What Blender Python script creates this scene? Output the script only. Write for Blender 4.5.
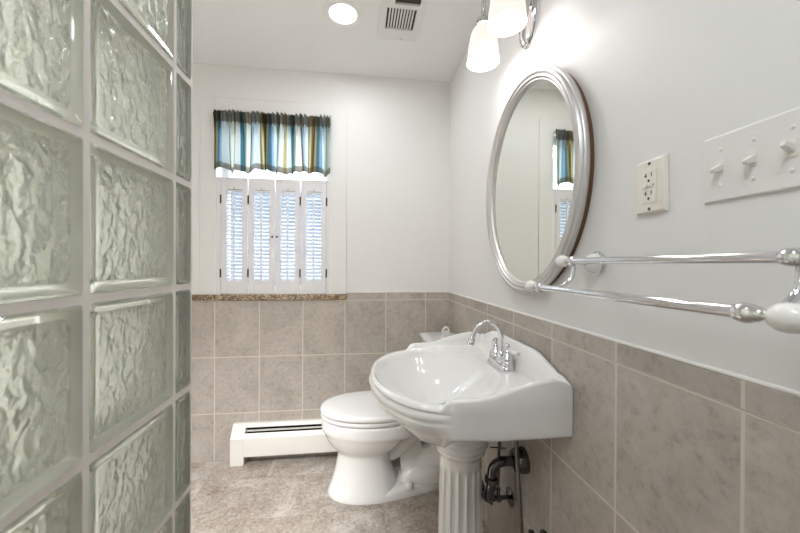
import bpy, bmesh, math, random
from math import pi, sin, cos, radians
from mathutils import Vector, Matrix

# ------------------------------------------------------------------ scene, camera, light
for o in list(bpy.data.objects):
    bpy.data.objects.remove(o)
S = bpy.context.scene
COL = S.collection
D = 2.1488            # back wall (tile face), right wall tile face is x = 0
CEIL = 2.381
XL = -1.86            # left wall
YF = -0.95            # wall behind the camera

def make_camera():
    f, yaw, pitch, roll = 338.53, .1249, -.0033, .0054
    c, s = cos(yaw), sin(yaw)
    r = Vector((c, -s, 0)); fw = Vector((s, c, 0)); up = Vector((0, 0, 1))
    cp, sp = cos(pitch), sin(pitch)
    up2 = cp * up - sp * fw; f2 = sp * up + cp * fw
    cr, sr = cos(roll), sin(roll)
    R = cr * r + sr * up2; U = cr * up2 - sr * r; B = -f2
    cam = bpy.data.cameras.new('camera')
    cam.sensor_fit = 'HORIZONTAL'; cam.sensor_width = 36; cam.lens = 36 * f / 800
    cam.clip_start = .01
    cam.dof.use_dof = True; cam.dof.focus_distance = 1.5; cam.dof.aperture_fstop = 5.0
    o = bpy.data.objects.new('camera', cam)
    o.matrix_world = Matrix(((R.x, U.x, B.x, -.5877), (R.y, U.y, B.y, 0), (R.z, U.z, B.z, 1.1822), (0, 0, 0, 1)))
    COL.objects.link(o); S.camera = o
make_camera()

W = bpy.data.worlds.new('World'); S.world = W; W.use_nodes = True
bg = W.node_tree.nodes['Background']
bg.inputs[0].default_value = (.78, .89, 1.0, 1); bg.inputs[1].default_value = 2.1

def area_light(name, loc, size, power, color=(1, .95, .9), rot=(0, 0, 0), shape='DISK', sy=None):
    l = bpy.data.lights.new(name, 'AREA'); l.shape = shape; l.size = size
    if sy: l.size_y = sy
    l.energy = power; l.color = color
    o = bpy.data.objects.new(name, l); o.location = loc; o.rotation_euler = rot
    COL.objects.link(o); return o
area_light('ceiling_lamp_and_fill', (-.62, 1.647, CEIL - .012), .13, 2.6, (.90, .945, 1))
area_light('ceiling_lamp_and_fill', (-.70, -.1, CEIL - .02), .50, 6.5, (.88, .935, 1))  # unseen fill added above the camera, no fixture there
area_light('shower_fill', (-1.45, -.05, CEIL - .02), .45, 50, (.92, .95, 1)).data.spread = radians(110)  # added fill that brightens the glass blocks from behind
area_light('front_fill', (-.75, YF + .06, 1.25), .8, 1.2, (.87, .93, 1), (radians(90), 0, 0), 'RECTANGLE', 1.9)  # soft fill added behind the camera, in front of the closed door

area_light('sky_light', (-1.09, D + 1.3, 3.0), 2.0, 70, (.82, .91, 1), (radians(-42), 0, 0), 'RECTANGLE', 1.4)

S.view_settings.view_transform = 'Standard'; S.view_settings.look = 'None'
S.view_settings.exposure = 0.76; S.view_settings.gamma = 1.0
S.view_settings.use_curve_mapping = False

# ------------------------------------------------------------------ helpers: nodes
def lin(c):
    return tuple(((v / 255) / 12.92 if v / 255 <= .04045 else ((v / 255 + .055) / 1.055) ** 2.4) for v in c) + (1,)

def mat(name, col, rough=.5, metal=0, **k):
    m = bpy.data.materials.new(name); m.use_nodes = True
    b = m.node_tree.nodes['Principled BSDF']
    b.inputs['Base Color'].default_value = lin(col)
    b.inputs['Roughness'].default_value = rough; b.inputs['Metallic'].default_value = metal
    for n, v in k.items():
        b.inputs[n.replace('_', ' ')].default_value = v
    return m

class NT:
    def __init__(s, m):
        s.m = m; s.t = m.node_tree; s.b = s.t.nodes['Principled BSDF']
    def n(s, typ, **k):
        n = s.t.nodes.new(typ)
        for a, v in k.items():
            if a in n.inputs.keys(): n.inputs[a].default_value = v
            else: setattr(n, a, v)
        return n
    def l(s, a, b): s.t.links.new(a, b)
    def pos(s):
        return s.n('ShaderNodeNewGeometry').outputs['Position']
    def noise(s, vec, scale, detail=4, rough=.55, dist=0):
        n = s.n('ShaderNodeTexNoise'); n.inputs['Scale'].default_value = scale
        n.inputs['Detail'].default_value = detail; n.inputs['Roughness'].default_value = rough
        n.inputs['Distortion'].default_value = dist
        if vec is not None: s.l(vec, n.inputs['Vector'])
        return n
    def ramp(s, fac, stops, interp='LINEAR'):
        r = s.n('ShaderNodeValToRGB'); r.color_ramp.interpolation = interp
        e = r.color_ramp.elements
        while len(e) < len(stops): e.new(.5)
        for i, (p, c) in enumerate(stops):
            e[i].position = p; e[i].color = lin(c) if max(c) > 1 else tuple(c) + (1,)
        s.l(fac, r.inputs['Fac']); return r
    def mix(s, fac, a, b, typ='MIX'):
        m = s.n('ShaderNodeMix', data_type='RGBA', blend_type=typ)
        for sock, v in ((m.inputs['Factor'], fac), (m.inputs['A'], a), (m.inputs['B'], b)):
            pass
        ins = [i for i in m.inputs if i.enabled]
        fa, aa, bb = ins[0], ins[1], ins[2]
        for sock, v in ((fa, fac), (aa, a), (bb, b)):
            if hasattr(v, 'is_output'): s.l(v, sock)
            elif isinstance(v, (int, float)): sock.default_value = v
            else: sock.default_value = v
        return [o for o in m.outputs if o.enabled][0]
    def bump(s, h, strength, dist):
        b = s.n('ShaderNodeBump'); b.inputs['Strength'].default_value = strength
        b.inputs['Distance'].default_value = dist
        s.l(h, b.inputs['Height']); s.l(b.outputs['Normal'], s.b.inputs['Normal']); return b

def tile_mat(name, axes, ou, ov, bw, rh, mort, cols, grout, rough=.38, nscale=1.0, vein=.42, n2s=46, lo=.30, hi=.72, det=6, rg=.62):
    """grid of stone-look tiles: axes = which world axes give (u, v); grout lines at ou + k*bw and ov + k*rh"""
    m = mat(name, (170, 160, 148), rough); t = NT(m)
    p = t.pos(); sep = t.n('ShaderNodeSeparateXYZ'); t.l(p, sep.inputs[0])
    def off(i, o):
        a = t.n('ShaderNodeMath', operation='SUBTRACT'); t.l(sep.outputs[i], a.inputs[0]); a.inputs[1].default_value = o
        return a.outputs[0]
    cb = t.n('ShaderNodeCombineXYZ'); t.l(off(axes[0], ou - 40 * bw), cb.inputs[0]); t.l(off(axes[1], ov - 40 * rh), cb.inputs[1])
    br = t.n('ShaderNodeTexBrick', offset=0.0, squash=1.0)
    br.inputs['Scale'].default_value = 1; br.inputs['Mortar Size'].default_value = mort
    br.inputs['Mortar Smooth'].default_value = .15; br.inputs['Bias'].default_value = 0
    br.inputs['Brick Width'].default_value = bw; br.inputs['Row Height'].default_value = rh
    br.inputs['Color1'].default_value = (.93, .93, .93, 1); br.inputs['Color2'].default_value = (1.03, 1.02, 1.01, 1)
    t.l(cb.outputs[0], br.inputs['Vector'])
    # every tile gets its own piece of the stone pattern
    wn = t.n('ShaderNodeVectorMath', operation='SCALE'); t.l(br.outputs['Color'], wn.inputs[0]); wn.inputs['Scale'].default_value = 37
    ad = t.n('ShaderNodeVectorMath', operation='ADD'); t.l(p, ad.inputs[0]); t.l(wn.outputs[0], ad.inputs[1])
    n1 = t.noise(ad.outputs[0], 6 * nscale, det, rg, .5)
    n2 = t.noise(ad.outputs[0], n2s, 6, .72, .25)
    r1 = t.ramp(n1.outputs[0], [(lo, cols[0]), (.51, cols[1]), (hi, cols[2])])
    r2 = t.ramp(n2.outputs[0], [(.33, cols[3]), (.46, cols[1]), (.62, cols[2])])
    c = t.mix(vein, r1.outputs[0], r2.outputs[0])
    c = t.mix(1.0, c, br.outputs['Color'], 'MULTIPLY')
    c = t.mix(br.outputs['Fac'], c, lin(grout))
    t.l(c, t.b.inputs['Base Color'])
    inv = t.n('ShaderNodeMath', operation='SUBTRACT'); inv.inputs[0].default_value = 1; t.l(br.outputs['Fac'], inv.inputs[1])
    h = t.n('ShaderNodeMath', operation='MULTIPLY_ADD'); t.l(n2.outputs[0], h.inputs[0]); h.inputs[1].default_value = .12; t.l(inv.outputs[0], h.inputs[2])
    t.bump(h.outputs[0], .35, .004)
    return m

# ------------------------------------------------------------------ materials
TW, TH = .257, .3384
ZC, ZT = .9622, 1.0091
stone = [(152, 143, 133), (178, 169, 159), (194, 187, 178), (132, 120, 108)]
GR = (208, 199, 188)
M = {}
M['tile_right'] = tile_mat('tile_right', (1, 2), .4486, ZC, TW, TH, .0035, stone, GR)
M['tile_back'] = tile_mat('tile_back', (0, 2), -.1498, ZC, TW, TH, .0035, stone, GR)
M['cap_right'] = tile_mat('cap_right', (1, 2), .4486, ZC, TW, .2, .0035, stone, GR)
M['cap_back'] = tile_mat('cap_back', (0, 2), -.1498, ZC, TW, .2, .0035, stone, GR)
M['tile_floor'] = tile_mat('tile_floor', (0, 1), -.772, 1.638, .3155, .3165, .0012,
                           [(112, 92, 74), (165, 153, 140), (203, 196, 188), (76, 60, 48)], (158, 142, 124), .33, .62, .47, 64, .36, .60, 10, .72)
M['tile_shower'] = tile_mat('tile_shower', (1, 2), 0, 0, .33, .33, .003, [(180, 176, 160), (196, 192, 178), (206, 203, 190), (178, 172, 156)], (200, 196, 184))
def paint(name, c, r=.55):
    m = mat(name, c, r); t = NT(m); n = t.noise(t.pos(), 260, 2); t.bump(n.outputs[0], .05, .001); return m
M['paint'] = paint('paint', (226, 224, 221), .5)
M['ceiling'] = paint('ceiling_paint', (238, 237, 235), .7)
M['trim'] = mat('trim_white', (238, 236, 232), .35)
M['caulk'] = mat('caulk', (244, 241, 236), .5)
M['outside'] = mat('added_outside_wall', (104, 112, 124), .8)
M['china'] = mat('china', (238, 236, 233), .09, 0, Coat_Weight=.4, Coat_Roughness=.04)
M['seat'] = mat('seat_plastic', (236, 234, 231), .18)
M['chrome'] = mat('chrome', (222, 222, 224), .07, 1)
M['chrome_dark'] = mat('chrome_dark', (104, 102, 102), .09, 1)  # chrome darkened in its colour for the dark reflections under the sink
M['porcelain'] = mat('porcelain', (236, 233, 228), .15)
M['ivory'] = mat('ivory', (232, 226, 214), .35)
M['white_plastic'] = mat('white_plastic', (228, 225, 221), .35)
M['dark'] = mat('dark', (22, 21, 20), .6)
M['dark_metal'] = mat('dark_metal', (70, 62, 54), .4, .7)
M['enamel'] = mat('enamel', (228, 223, 215), .4)
M['shutter'] = mat('shutter_paint', (224, 221, 222), .45)
M['mortar'] = paint('mortar', (238, 232, 225), .8)
M['mirror'] = mat('mirror_glass', (226, 228, 222), .0, 1)
M['silver'] = mat('silver_frame', (205, 202, 199), .38, .6)
M['wood'] = mat('brown_wood', (104, 72, 48), .5)
M['braid'] = mat('braided_hose', (120, 114, 108), .35, .8)

def slats_mat():
    m = mat('louver_paint', (236, 238, 242), .5); t = NT(m)
    tr = t.n('ShaderNodeBsdfTranslucent'); tr.inputs[0].default_value = lin((228, 234, 240))
    mx = t.n('ShaderNodeMixShader'); mx.inputs[0].default_value = .32
    t.l(t.b.outputs[0], mx.inputs[1]); t.l(tr.outputs[0], mx.inputs[2])
    t.l(mx.outputs[0], t.t.nodes['Material Output'].inputs['Surface']); return m
M['louver'] = slats_mat()

def granite():
    m = mat('granite', (120, 90, 60), .2); t = NT(m); p = t.pos()
    v = t.n('ShaderNodeTexVoronoi'); v.inputs['Scale'].default_value = 130; t.l(p, v.inputs['Vector'])
    s = t.n('ShaderNodeSeparateColor'); t.l(v.outputs['Color'], s.inputs[0])
    r = t.ramp(s.outputs[0], [(0, (42, 30, 24)), (.22, (108, 74, 46)), (.45, (158, 126, 90)), (.7, (196, 172, 140)), (.88, (84, 60, 44))], 'CONSTANT')
    n = t.noise(p, 300, 3); c = t.mix(.25, r.outputs[0], t.ramp(n.outputs[0], [(.35, (50, 36, 28)), (.65, (210, 190, 160))]).outputs[0])
    t.l(c, t.b.inputs['Base Color']); return m
M['granite'] = granite()

def pane():
    m = bpy.data.materials.new('window_glass'); m.use_nodes = True; t = m.node_tree
    b = t.nodes['Principled BSDF']; t.nodes.remove(b)
    tr = t.nodes.new('ShaderNodeBsdfTransparent'); g = t.nodes.new('ShaderNodeBsdfGlossy'); g.inputs['Roughness'].default_value = .02
    mx = t.nodes.new('ShaderNodeMixShader'); mx.inputs[0].default_value = .07
    t.links.new(tr.outputs[0], mx.inputs[1]); t.links.new(g.outputs[0], mx.inputs[2])
    t.links.new(mx.outputs[0], t.nodes['Material Output'].inputs['Surface']); return m
M['pane'] = pane()

def glass(name, bumped):
    m = mat(name, (236, 243, 234), .02, 0, Transmission_Weight=1.0, IOR=1.47)
    t = NT(m); b = t.b
    b.inputs['Base Color'].default_value = (.965, .974, .955, 1)
    out = t.t.nodes['Material Output'].inputs['Surface']
    d = t.n('ShaderNodeBsdfDiffuse'); d.inputs[0].default_value = lin((222, 223, 212))
    tr = t.n('ShaderNodeBsdfTranslucent'); tr.inputs[0].default_value = lin((224, 226, 214))
    m1 = t.n('ShaderNodeMixShader'); m1.inputs[0].default_value = .6; t.l(d.outputs[0], m1.inputs[1]); t.l(tr.outputs[0], m1.inputs[2])
    m2 = t.n('ShaderNodeMixShader'); m2.inputs[0].default_value = .22 if not bumped else .30
    t.l(b.outputs[0], m2.inputs[1]); t.l(m1.outputs[0], m2.inputs[2]); t.l(m2.outputs[0], out)
    if bumped:
        p = t.pos()
        mp = t.n('ShaderNodeMapping'); mp.inputs['Rotation'].default_value = (radians(28), 0, 0); mp.inputs['Scale'].default_value = (1, 1, .68)
        t.l(p, mp.inputs['Vector'])
        n1 = t.noise(mp.outputs[0], 74, 1.6, .45, .5)
        bp = t.bump(n1.outputs[0], 1.0, .024)
        for q in (d, tr): t.l(bp.outputs['Normal'], q.inputs['Normal'])
        b.inputs['Roughness'].default_value = .08
    return m
M['glass_clear'] = glass('block_glass', False)
M['block_edge'] = mat('block_edge_coating', (216, 215, 204), .5)
M['glass_ripple'] = glass('block_glass_rippled', True)

def emit(name, c, s, base=(240, 236, 230)):
    m = mat(name, base, .4); b = m.node_tree.nodes['Principled BSDF']
    b.inputs['Emission Color'].default_value = lin(c); b.inputs['Emission Strength'].default_value = s; return m
M['lens'] = emit('lamp_lens', (255, 252, 246), 2.5)
M['shade'] = emit('opal_glass', (255, 240, 230), .42, (196, 190, 184))
M['bulb'] = emit('bulb', (255, 248, 238), 9)

def fabric():
    m = mat('valance_fabric', (200, 200, 190), .9); t = NT(m)
    at = t.n('ShaderNodeAttribute', attribute_name='cloth'); sp = t.n('ShaderNodeSeparateXYZ'); t.l(at.outputs['Vector'], sp.inputs[0])
    u, v = sp.outputs[0], sp.outputs[1]
    def saw(k):
        a = t.n('ShaderNodeMath', operation='MULTIPLY'); t.l(u, a.inputs[0]); a.inputs[1].default_value = k
        f = t.n('ShaderNodeMath', operation='FRACT'); t.l(a.outputs[0], f.inputs[0]); return f.outputs[0]
    st = [(0, (116, 112, 84)), (.03, (186, 178, 142)), (.07, (120, 156, 172)), (.12, (176, 202, 214)), (.16, (226, 232, 234)), (.25, (150, 164, 146)), (.275, (190, 204, 194)),
          (.31, (230, 234, 234)), (.39, (210, 202, 168)), (.43, (226, 230, 230)), (.51, (122, 170, 184)), (.55, (92, 138, 156)), (.585, (170, 184, 168)),
          (.63, (230, 232, 228)), (.72, (142, 126, 106)), (.745, (190, 208, 218)), (.79, (228, 234, 236)), (.88, (168, 166, 138)), (.91, (212, 206, 174)), (.96, (150, 138, 112))]
    r = t.ramp(saw(2.35), st, 'CONSTANT')
    # rod pocket and hem: backlit darkness of doubled cloth painted in as tan
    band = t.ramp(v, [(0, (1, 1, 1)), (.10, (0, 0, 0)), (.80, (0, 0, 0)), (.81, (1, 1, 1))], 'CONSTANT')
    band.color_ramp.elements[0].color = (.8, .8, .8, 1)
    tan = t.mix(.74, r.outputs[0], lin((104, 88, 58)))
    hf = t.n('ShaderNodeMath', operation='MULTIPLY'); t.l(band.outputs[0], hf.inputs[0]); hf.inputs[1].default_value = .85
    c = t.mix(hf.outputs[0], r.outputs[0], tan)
    t.l(c, t.b.inputs['Base Color'])
    wv = t.n('ShaderNodeTexNoise'); wv.inputs['Scale'].default_value = 900
    t.bump(wv.outputs[0], .2, .001)
    tr = t.n('ShaderNodeBsdfTranslucent'); t.l(c, tr.inputs[0])
    mx = t.n('ShaderNodeMixShader'); mx.inputs[0].default_value = .65
    t.l(t.b.outputs[0], mx.inputs[1]); t.l(tr.outputs[0], mx.inputs[2])
    t.l(mx.outputs[0], t.t.nodes['Material Output'].inputs['Surface']); return m
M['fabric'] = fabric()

# ------------------------------------------------------------------ helpers: geometry and objects
WL = {}
def thing(name, label, cat, loc=(0, 0, 0), group=None):
    o = bpy.data.objects.new(name, None); o.empty_display_size = .05; o.location = loc; COL.objects.link(o)
    WL[o] = Vector(loc); o['label'] = label; o['category'] = cat
    if group: o['group'] = group
    return o
def tag(o, label, cat, group=None):
    o['label'] = label; o['category'] = cat
    if group: o['group'] = group
    return o
def obj(name, bm, m, parent=None, angle=35, bevel=0, seg=2, label=None, recalc=True):
    """bm is in world coordinates; links ONE mesh object, its origin at the parent's (or at its own base)"""
    if recalc: bmesh.ops.recalc_face_normals(bm, faces=bm.faces[:])
    if parent is not None: base = WL[parent]
    else:
        xs = [v.co for v in bm.verts]
        base = Vector(((min(v.x for v in xs) + max(v.x for v in xs)) / 2, (min(v.y for v in xs) + max(v.y for v in xs)) / 2, min(v.z for v in xs)))
    bmesh.ops.translate(bm, verts=bm.verts[:], vec=-base)
    me = bpy.data.meshes.new(name); bm.to_mesh(me); bm.free()
    ms = m if isinstance(m, (list, tuple)) else [m]
    for x in ms: me.materials.append(x)
    for p in me.polygons: p.use_smooth = True
    me.set_sharp_from_angle(angle=radians(angle))
    o = bpy.data.objects.new(name, me); COL.objects.link(o)
    if parent is not None: o.parent = parent; WL[o] = WL[parent]
    else: o.location = base; WL[o] = base
    if bevel:
        b = o.modifiers.new('bevel', 'BEVEL'); b.width = bevel; b.segments = seg; b.limit_method = 'ANGLE'; b.angle_limit = radians(40)
    if label: o['label'] = label
    return o
def struct(name, bm, m, parent=None, **k):
    o = obj(name, bm, m, parent, **k)
    if parent is None: o['kind'] = 'structure'
    return o
def B(): return bmesh.new()
def box(bm, x0, x1, y0, y1, z0, z1):
    vs = [bm.verts.new((x, y, z)) for x in (x0, x1) for y in (y0, y1) for z in (z0, z1)]
    fs = []
    for q in ((0, 1, 3, 2), (4, 6, 7, 5), (0, 4, 5, 1), (2, 3, 7, 6), (0, 2, 6, 4), (1, 5, 7, 3)):
        fs.append(bm.faces.new([vs[i] for i in q]))
    return fs
def bx(*a):
    bm = B(); box(bm, *a); return bm
def frame(d):
    d = Vector(d).normalized(); a = Vector((0, 0, 1)) if abs(d.z) < .9 else Vector((1, 0, 0))
    u = d.cross(a).normalized(); return u, d.cross(u).normalized(), d
def rings(bm, R, close=True, caps=(True, True)):
    """R: list of lists of points, skinned in order"""
    vv = [[bm.verts.new(p) for p in r] for r in R]
    n = len(vv[0])
    for a, b in zip(vv, vv[1:]):
        for i in range(n if close else n - 1):
            j = (i + 1) % n
            bm.faces.new((a[i], a[j], b[j], b[i]))
    if caps[0]: bm.faces.new(vv[0][::-1])
    if caps[1]: bm.faces.new(vv[-1])
    return vv
def lathe(bm, origin, axis, prof, n=32, caps=(True, True)):
    """prof: (radius, distance along axis)"""
    o = Vector(origin); u, w, d = frame(axis)
    rings(bm, [[o + d * h + (u * cos(2 * pi * i / n) + w * sin(2 * pi * i / n)) * max(r, 1e-5) for i in range(n)] for r, h in prof], True, caps)
    return bm
def smooth_path(pts, k=8):
    P = [Vector(p) for p in pts]; out = []
    for i in range(len(P) - 1):
        p0 = P[max(i - 1, 0)]; p1 = P[i]; p2 = P[i + 1]; p3 = P[min(i + 2, len(P) - 1)]
        for j in range(k):
            t = j / k
            out.append(.5 * ((2 * p1) + (p2 - p0) * t + (2 * p0 - 5 * p1 + 4 * p2 - p3) * t * t + (3 * p1 - p0 - 3 * p2 + p3) * t ** 3))
    out.append(P[-1]); return out
def tube(bm, pts, r, n=14, smooth=True, k=8):
    P = smooth_path(pts, k) if smooth else [Vector(p) for p in pts]
    N = len(P); rr = r if callable(r) else (lambda t: r)
    t0 = (P[1] - P[0]).normalized(); u, w, _ = frame(t0); R = []
    for i, p in enumerate(P):
        t = (P[min(i + 1, N - 1)] - P[max(i - 1, 0)]).normalized()
        u = (u - t * u.dot(t)).normalized(); w = t.cross(u)
        q = rr(i / (N - 1))
        R.append([p + (u * cos(2 * pi * a / n) + w * sin(2 * pi * a / n)) * q for a in range(n)])
    rings(bm, R); return bm
def sphere(bm, c, r, n=20, sc=(1, 1, 1)):
    m = Matrix.Translation(c) @ Matrix.Diagonal((r * sc[0], r * sc[1], r * sc[2], 1))
    bmesh.ops.create_uvsphere(bm, u_segments=n, v_segments=n // 2, radius=1, matrix=m); return bm
def sstep(a, b, x):
    t = max(0, min(1, (x - a) / (b - a))); return t * t * (3 - 2 * t)
def lerp_tab(tab, x):
    if x <= tab[0][0]: return tab[0][1]
    for (a, va), (b, vb) in zip(tab, tab[1:]):
        if x <= b: return va + (vb - va) * (x - a) / (b - a)
    return tab[-1][1]

# ------------------------------------------------------------------ room shell
WX0, WX1, WZ0, WZ1 = -1.4335, -.7535, 1.0, 2.092     # window opening
GL = -.9188                                           # room face of the glass block wall
DR = .006                                             # drywall lies this far behind the tile face
struct('floor', bx(XL, DR + .1, YF, D + .1, -.1, 0), M['tile_floor'])
struct('ceiling', bx(XL, DR + .1, YF, D + .3, CEIL, CEIL + .1), M['ceiling'])
struct('wall_right', bx(DR, DR + .1, YF, D + .1, 0, CEIL), M['paint'])
bm = B()
for b_ in ((XL, WX0, 0, CEIL), (WX1, DR + .1, 0, CEIL), (WX0, WX1, 0, WZ0 - .04), (WX0, WX1, WZ1, CEIL)):
    box(bm, b_[0], b_[1], D + DR, D + .16, b_[2], b_[3])
struct('wall_back', bm, M['paint'])
bm = bx(XL - .1, XL, YF, D + .1, 0, CEIL); struct('wall_left', bm, M['paint'])
DX0, DX1, DZ = -.86, -.06, 2.03
bm = B()
box(bm, XL, DX0, YF - .1, YF, 0, CEIL); box(bm, DX1, DR + .1, YF - .1, YF, 0, CEIL); box(bm, DX0, DX1, YF - .1, YF, DZ, CEIL)
struct('wall_front', bm, M['paint'])
# wooden door behind the camera
bm = B(); box(bm, DX0 + .003, DX1 - .003, YF - .07, YF - .03, .005, DZ - .003)
for z0, z1 in ((.2, .95), (1.1, 1.85)):
    for x0 in (DX0 + .1, DX0 + .43): box(bm, x0, x0 + .27, YF - .03, YF - .022, z0, z1)
dr = struct('door_1', bm, M['wood'], bevel=.003)
bm = lathe(B(), (DX1 - .06, YF - .03, .95), (0, 1, 0), [(.028, 0), (.028, .006), (.011, .008), (.011, .03), (.026, .04), (.028, .052), (.02, .062), (.001, .064)])
obj('door_handle', bm, M['chrome'], dr)
# shower side: tiled faces and curb under the block wall
struct('trim_1', bx(XL, XL + .01, YF, .735, 0, CEIL), M['tile_shower'])
struct('wall_spill_block', bx(GL - .098, GL, YF, -.354, .117, CEIL), M['paint'])  # unseen wall added to stop shower fill spilling behind the camera
bm = B(); box(bm, GL - .11, GL + .012, YF, .75, 0, .117); struct('trim_2', bm, M['tile_floor'], bevel=.004)
# tile wainscot with cap course and white caulk bead
struct('trim_3', bx(0, DR, YF, D, 0, ZC), M['tile_right'])
struct('trim_4', bx(-.0005, DR, YF, D, ZC, ZT), M['cap_right'], bevel=.002)
struct('trim_5', bx(XL, 0, D, D + DR, 0, ZC), M['tile_back'])
struct('trim_6', bx(-.657, 0, D - .0005, D + DR, ZC, ZT), M['cap_back'], bevel=.002)
struct('trim_7', bx(-.001, DR + .001, YF, D, ZT, ZT + .006), M['caulk'], bevel=.002)
struct('trim_8', bx(-.655, 0, D - .001, D + DR + .001, ZT, ZT + .004), M['caulk'], bevel=.0015)

# ------------------------------------------------------------------ window: casing, frame, pane, granite sill
bm = B()
CX0, CX1, CZ1 = -1.522, -.657, 2.185
yc = D + DR
for b_ in ((CX0, WX0, WZ0, CZ1), (WX1, CX1, WZ0, CZ1), (WX0, WX1, WZ1, CZ1)):
    box(bm, b_[0], b_[1], yc - .006, yc + .002, b_[2], b_[3])
bmesh.ops.remove_doubles(bm, verts=bm.verts[:], dist=1e-5)
win = struct('window_1', bm, M['paint'], bevel=.003, seg=3)
WL[win] = Vector(win.location)
bm = B()      # painted jamb liner of the recess
for b_ in ((WX0 - .002, WX0 + .004, WZ0, WZ1), (WX1 - .004, WX1 + .002, WZ0, WZ1)):
    box(bm, b_[0], b_[1], yc - .005, D + .15, b_[2], b_[3])
box(bm, WX0, WX1, yc - .005, D + .15, WZ1 - .004, WZ1 + .002)
obj('window_jamb', bm, M['trim'], win)
bm = B()
box(bm, WX0 + .004, WX0 + .030, D + .004, D + .03, WZ0, 1.706); box(bm, WX1 - .027, WX1 - .004, D + .004, D + .03, WZ0, 1.706)
obj('shutter_stop', bm, M['shutter'], win, bevel=.001)
bm = B(); y0, y1 = D + .105, D + .14
for b_ in ((WX0, WX0 + .04, WZ0, WZ1), (WX1 - .04, WX1, WZ0, WZ1), (WX0, WX1, WZ0, WZ0 + .05), (WX0, WX1, WZ1 - .045, WZ1), (WX0, WX1, 1.655, 1.69)):
    box(bm, b_[0], b_[1], y0, y1, b_[2], b_[3])
obj('window_frame', bm, M['trim'], win, bevel=.003)
obj('window_pane', bx(WX0 + .03, WX1 - .03, D + .12, D + .124, WZ0 + .03, WZ1 - .03), M['pane'], win)
bm = bx(-1.56, CX1 + .002, D - .014, D + .16, .9655, WZ0 + .001)
obj('window_sill', bm, M['granite'], win, bevel=.004, seg=3, label='brown speckled granite sill under the shutters')

# dark wall invented outside so the louver gaps look darker than sky
struct('wall_added_outside', bx(-5.5, 3.5, D + 3.2, D + 3.4, -.1, 2.36), M['outside'])
# ------------------------------------------------------------------ plantation shutters (four hinged panels)
SX = [(219.8, 246.6), (248.0, 274.1), (275.4, 299.8), (301.0, 326.2)]
def px_x(u):   # position across the window opening
    t = (u - 214.2) / 116.8
    return WX0 + (WX1 - WX0) * (t + .055 * t * (t - 1))
def shutter(i, label):
    x0, x1 = px_x(SX[i][0]), px_x(SX[i][1])
    z0, z1 = WZ0 + .006, 1.706
    ya, yb = D + .004, D + .026
    t = thing('shutter_panel', label, 'shutter', ((x0 + x1) / 2, D + .015, z0), 'white louvered shutter panels in the window')
    lx0, lx1, lz0, lz1 = x0 + .031, x1 - .031, 1.085, 1.625
    bm = B()
    box(bm, x0, lx0, ya, yb, z0, z1); box(bm, lx1, x1, ya, yb, z0, z1)
    box(bm, lx0, lx1, ya, yb, z0, lz0); box(bm, lx0, lx1, ya, yb, lz1, z1)
    fr = obj('frame', bm, M['shutter'], t, bevel=.0015)
    bm = B(); n = 24; p = (lz1 - lz0) / n; th = radians(29)
    for k in range(n):
        zc = lz0 + p * (k + .5); yc_ = (ya + yb) / 2
        hw, ht = .0145, .0022
        u = Vector((0, cos(th), sin(th))); w = Vector((0, -sin(th), cos(th)))
        prof = [(-hw, 0), (-hw * .5, ht), (hw * .5, ht), (hw, 0), (hw * .5, -ht), (-hw * .5, -ht)]
        rings(bm, [[Vector((xx, yc_, zc)) + u * a + w * b for a, b in prof] for xx in (lx0 - .001, lx1 + .001)])
    lv = obj('louvers', bm, M['louver'], t)
    xm = (lx0 + lx1) / 2
    bm = B(); box(bm, xm - .0045, xm + .0045, ya - .010, ya - .002, lz0 - .004, lz1 + .004)
    rod = obj('tilt_rod', bm, M['shutter'], lv, bevel=.001)
    bm = B()
    tube(bm, [(xm, ya - .001, lz1 + .022), (xm, ya - .008, lz1 + .020), (xm + .004, ya - .009, lz1 + .012), (xm - .003, ya - .006, lz1 + .006)], .0011, 6)
    obj('rod_staple', bm, M['dark_metal'], rod)
    bm = B(); box(bm, lx0 + .006, lx1 + .004, ya - .0006, ya + .001, lz1 + .0085, lz1 + .0105); obj('rail_groove', bm, M['dark_metal'], fr)
    hs = x0 if i in (0, 1) else x1
    hx = hs - .002 if i in (0, 1) else hs + .002
    for z in (1.13, 1.575):
        bm = B(); box(bm, hx - .0045, hx + .0045, ya - .0025, ya + .002, z - .026, z + .026)
        lathe(bm, (hx, ya - .003, z - .026), (0, 0, 1), [(.003, 0), (.003, .052)], 10)
        obj('hinge', bm, M['dark_metal'], fr)
    if i in (1, 2):
        kx = x1 - .010 if i == 1 else x0 + .010
        bm = lathe(B(), (kx, ya, 1.352), (0, -1, 0), [(.003, 0), (.003, .006), (.0065, .009), (.0065, .013), (.001, .016)], 14)
        obj('knob', bm, M['dark_metal'], fr)
shutter(0, 'white louvered shutter panel hinged at the left jamb, leftmost of four')
shutter(1, 'white louvered shutter panel left of centre, with small knob on right edge')
shutter(2, 'white louvered shutter panel right of centre, with small knob on left edge')
shutter(3, 'white louvered shutter panel hinged at the right jamb, rightmost of four')

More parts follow.
